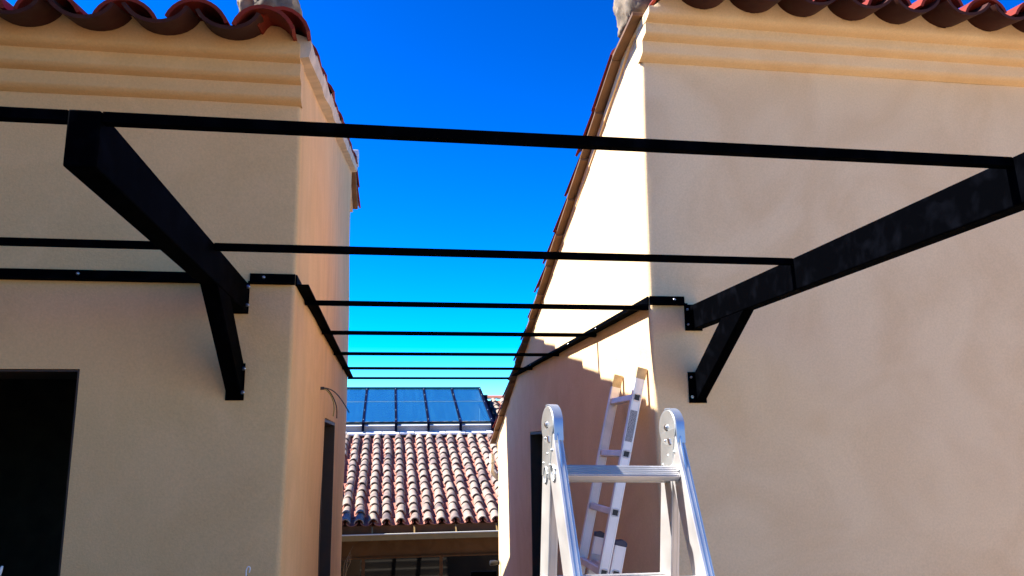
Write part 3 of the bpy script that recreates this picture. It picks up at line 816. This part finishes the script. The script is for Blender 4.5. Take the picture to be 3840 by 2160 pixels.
# flashing strip: white mortar pieces where tiles meet the upstand
random.seed(5)
x = -2.2
while x < 2.6:
    L = random.uniform(.30, .52); y = 19.80+random.uniform(-.015,.015); z = hz(19.8)+.10+random.uniform(-.008,.008)
    L = min(L, 2.64-x)
    b = B().prism([(x,y-.05,z-.045),(x,y-.05,z),(x,y+.10,z+.065),(x,y+.10,z-.045)], (L-.015,0,0))
    obj('flashing_piece', b, 'white', hroof, bevel=.006); x += L
obj('upstand', B().box((-3.6, 19.90, hz(19.9)-.2), (2.64, 20.02, 2.285)), 'grey_wall', hroof)
obj('coping', B().prism([(-3.6,19.86,2.262),(-3.6,19.86,2.285),(-3.6,20.02,2.335),(-3.6,20.02,2.262)], (6.24,0,0)), 'white', hroof)
# skylight
SKY = obj('skylight', B().bar((-3.6,19.96,2.352),(2.64,19.96,2.352),(0,1,0),(0,0,1),.035,.016), 'navy_steel', CH)
SG = .36; A_S = math.atan(SG)
def sz(y): return 2.37+SG*(y-19.95)
ny = Vector((0,1,SG)).normalized(); nn = Vector((0,-SG,1)).normalized()
MX = [-.573+.797*k for k in range(-4, 5)]
for x in MX:
    mu = obj('mullion', B().bar((x,19.80,sz(19.80)), (x,22.74,sz(22.74)), (1,0,0), nn, .030, .045), 'navy_steel', SKY, bevel=.004)
    for y in (20.02, 20.75, 21.45, 22.05, 22.6):
        obj('bolt', B().dome(Vector((x,y,sz(y)))+nn*.045, nn, .012), 'bolt', mu, smooth=40)
    obj('mullion_end', B().box((x-.032, 19.80, sz(19.8)-.17), (x+.032, 19.86, sz(19.8)-.02)), 'navy_steel', mu)
obj('top_rail', B().bar((-3.8,22.76,sz(22.76)),(2.66,22.76,sz(22.76)),(0,1,0),(0,0,1),.035,.05), 'navy_steel', SKY)
for i in range(len(MX)-1):
    x0, x1 = MX[i]+.030, MX[i+1]-.030
    for (ya, yb) in ((19.93, 21.52), (21.545, 22.73)):
        a = Vector((0, ya, sz(ya)+.012)); e = Vector((0, yb, sz(yb)+.012))
        b = B().hexa([Vector((x0,a.y,a.z)), Vector((x1,a.y,a.z)), Vector((x1,e.y,e.z)), Vector((x0,e.y,e.z))],
                     [Vector((x0,a.y,a.z))+nn*.008, Vector((x1,a.y,a.z))+nn*.008, Vector((x1,e.y,e.z))+nn*.008, Vector((x0,e.y,e.z))+nn*.008])
        obj('pane', b, 'glass', SKY)
    obj('glazing_bar', B().bar((x0,21.532,sz(21.532)+.022),(x1,21.532,sz(21.532)+.022),(0,1,0),(0,0,1),.012,.004), 'alu', SKY)
    obj('purlin', B().bar((x0-.028,22.0,sz(22.0)-.16),(x1+.028,22.0,sz(22.0)-.16),(0,1,0),(0,0,1),.03,.04), 'white', SKY)
# light well below the glass
b = B().box((-3.6,20.03,.4),(2.64,22.9,3.36)); b.f = [f for i, f in enumerate(b.f) if i in (0,3,4,5)]
b.v = [(x, y, z if z < 1 else (sz(y)-.06)) for x, y, z in b.v]
obj('light_well', b, 'white', SKY, recalc=False)
obj('side_cheek', B().prism([(2.642,19.86,2.05),(2.642,22.9,3.05),(2.642,22.9,3.40),(2.642,19.86,2.34)], (.05,0,0)), 'navy_steel', SKY)
for k in range(4):
    y = 20.6+.55*k
    obj('cheek_flashing', B().box((2.692, y, hz(y)), (2.80, y+.5, sz(y)-.02)), 'navy_steel', SKY)
# gutter
b = B()
sec = [(0,.0),(.0,-.10),(.10,-.10),(.10,.01),(.094,.01),(.094,-.094),(.006,-.094),(.006,.0)]
gx0, gx1 = -6.1, 6.1
b.prism([(gx0, 14.86+d_, .235+z_) for d_, z_ in sec], (gx1-gx0,0,0))
gut = obj('gutter', b, 'gutter', CH)
obj('fascia', B().box((gx0, 15.03, .14), (gx1, 15.055, .372)), 'brown_wall', CH)
obj('gutter_lip', B().bar((gx0,14.858,.240),(gx1,14.858,.240),(0,1,0),(0,0,1),.016,.010), 'beige_pipe', gut, bevel=.003)  # sunlit top edge put into a paler lip colour
for k in range(-8, 8):
    xg = .53+.755*k
    obj('gutter_joint', B().box((xg-.018,14.853,.132),(xg+.018,14.861,.228)), 'gutter', gut)
    obj('gutter_strap', B().bar((xg,14.90,.24),(xg,15.0,.36),(1,0,0),Vector((0,.12,-.1)).normalized(),.013,.003), 'gutter', gut)
# window wall under the eave
for (x0, x1) in ((-1.6, -.42), (-.36, 1.05), (1.11, 2.4)):
    wf = obj('window', B().box((x0, 15.86, -2.3), (x1, 15.885, -.31)), 'window', CH)
    fb = B(); fb.box((x0-.03,15.85,-2.33),(x0,15.895,-.28)).box((x1,15.85,-2.33),(x1+.03,15.895,-.28)).box((x0,15.85,-.308),(x1,15.895,-.28))
    obj('window_frame', fb, 'brown_wall', wf)
# wing closing the courtyard on the left; its edge shades the end of the eave
obj('shade_wing', B().box((-6, 12.2, -2.6), (-1.75, 15.45, 2.10)), 'plaster', CH, bevel=.02)

# ------------------------------------------------------------------ small things
sp = thing('wall_spotlight', (1.19, 8.62, .57), 'small black wall spotlight on the far edge of the sunlit wall', 'lamp')
obj('lamp_body', B().tube([(1.185,8.62,.575),(1.155,8.62,.575),(1.105,8.62,.572),(1.10,8.62,.572)], [.018,.026,.026,.02], 14), 'black', sp, smooth=40)
obj('mount', B().disc((1.196,8.62,.575), (1,0,0), .024, .014, 14), 'black', sp, smooth=40)
hr = thing('stair_handrail', (1.08, 9.0, 0), 'low black steel handrail at the foot of the sunlit wall', 'handrail')
obj('rail', B().box((.94, 8.97, .375), (1.22, 9.03, .435)), 'steel', hr, bevel=.004)
for x in (.97, 1.18): obj('post', B().box((x-.015, 8.985, 0), (x+.015, 9.015, .374)), 'steel', hr)
# dry stems
pt = thing('dry_plant', (-.43, 9.0, 0), 'bare dry twigs standing at the end of the left alley wall', 'plant')
random.seed(9)
for (p) in ([(-.43,9.0,0),(-.425,9.0,.4),(-.42,9.0,.56),(-.385,9.0,.64),(-.335,9.0,.74)], [(-.42,9.02,0),(-.40,9.02,.55),(-.375,9.02,.58),(-.36,9.02,.68)],
            [(-.42,9.02,.3),(-.39,9.01,.6),(-.365,9.0,.63)], [(-.42,8.98,.2),(-.405,8.98,.45),(-.36,8.98,.58),(-.35,8.98,.66)]):
    obj('twig', B().tube(smooth_path(p), [.006-.0045*i/(8*(len(p)-1)) for i in range(8*(len(p)-1)+1)], 6), 'twig', pt, smooth=60)
# marker rod with a pale wire loop near the left wall
mr_ = thing('marker_rod', (-.475, 3.0, 0), 'thin rod with a pale wire loop below the left house corner', 'rod')
obj('rod', B().tube([(-.475,3.0,0),(-.472,3.0,.8),(-.474,3.0,1.36)], .004, 6), 'twig', mr_, smooth=60)
obj('wire_loop', B().tube(smooth_path([(-.474,2.998,1.345),(-.476,2.995,1.375),(-.470,2.995,1.390),(-.463,2.995,1.385),(-.466,2.998,1.370)]), .0022, 6), 'brush', mr_, smooth=60)
pb = thing('paint_brush', (-1.285, 3.05, 0), 'long-handled brush with a white tip standing in the dark doorway', 'brush')
obj('handle', B().tube([(-1.300,3.05,0),(-1.291,3.03,1.365)], .011, 10), 'wood', pb, smooth=40)
obj('ferrule', B().tube([(-1.291,3.03,1.365),(-1.288,3.028,1.385)], [.012,.010], 10), 'bolt', pb, smooth=40)
obj('bristles', B().tube([(-1.288,3.028,1.385),(-1.283,3.025,1.40),(-1.274,3.02,1.415)], [.008,.008,.003], 8), 'brush', pb, smooth=40)

# unseen piles and props added to the courtyard, to be mirrored in the window under the far eave
random.seed(31)
for i, (x, y, z, n, lab) in enumerate(((-.15, 12.6, -2.45, 7, 'pile of pale paving slabs added to be mirrored in the left end of the far window'), (.95, 12.9, -2.45, 9, 'tall pile of pale paving slabs added to be mirrored at the right of the far window'),
                                  (.35, 13.3, -2.45, 4, 'low pile of paving slabs added to be mirrored in the middle of the far window'))):
    sp_ = thing('mirror_slab_pile', (x, y, z), lab, 'slab pile', 'slab piles in the courtyard')
    for k in range(n):
        a = random.uniform(-.25, .25); dx, dy = random.uniform(-.05,.05), random.uniform(-.05,.05)
        ux = Vector((math.cos(a), math.sin(a), 0)); uy = Vector((-math.sin(a), math.cos(a), 0))
        c = Vector((x+dx, y+dy, z+.055*k+.004))
        obj('slab', B().bar(c, c+Vector((0,0,.05)), ux, uy, random.uniform(.18,.26), random.uniform(.14,.2)), 'slab', sp_, bevel=.005)
for (x, y, h, lab) in ((.12, 12.1, 2.3, 'leaning dark timber prop added for the far window to mirror, left of the slab piles'), (.70, 12.2, 2.2, 'leaning dark timber prop added for the far window to mirror, between the slab piles')):
    tp = thing('mirror_prop', (x, y, -2.45), lab, 'timber prop', 'timber props in the courtyard')
    obj('post', B().bar((x, y, -2.45), (x+.16, y-.1, -2.45+h), (1,0,0), (0,1,0), .05, .04), 'dark_board', tp, bevel=.006)
    obj('crosspiece', B().bar((x-.10, y-.1, -2.45+h*.8), (x+.36, y-.1, -2.45+h*.86), (0,1,0), (0,0,1), .02, .04), 'dark_board', tp, bevel=.006)
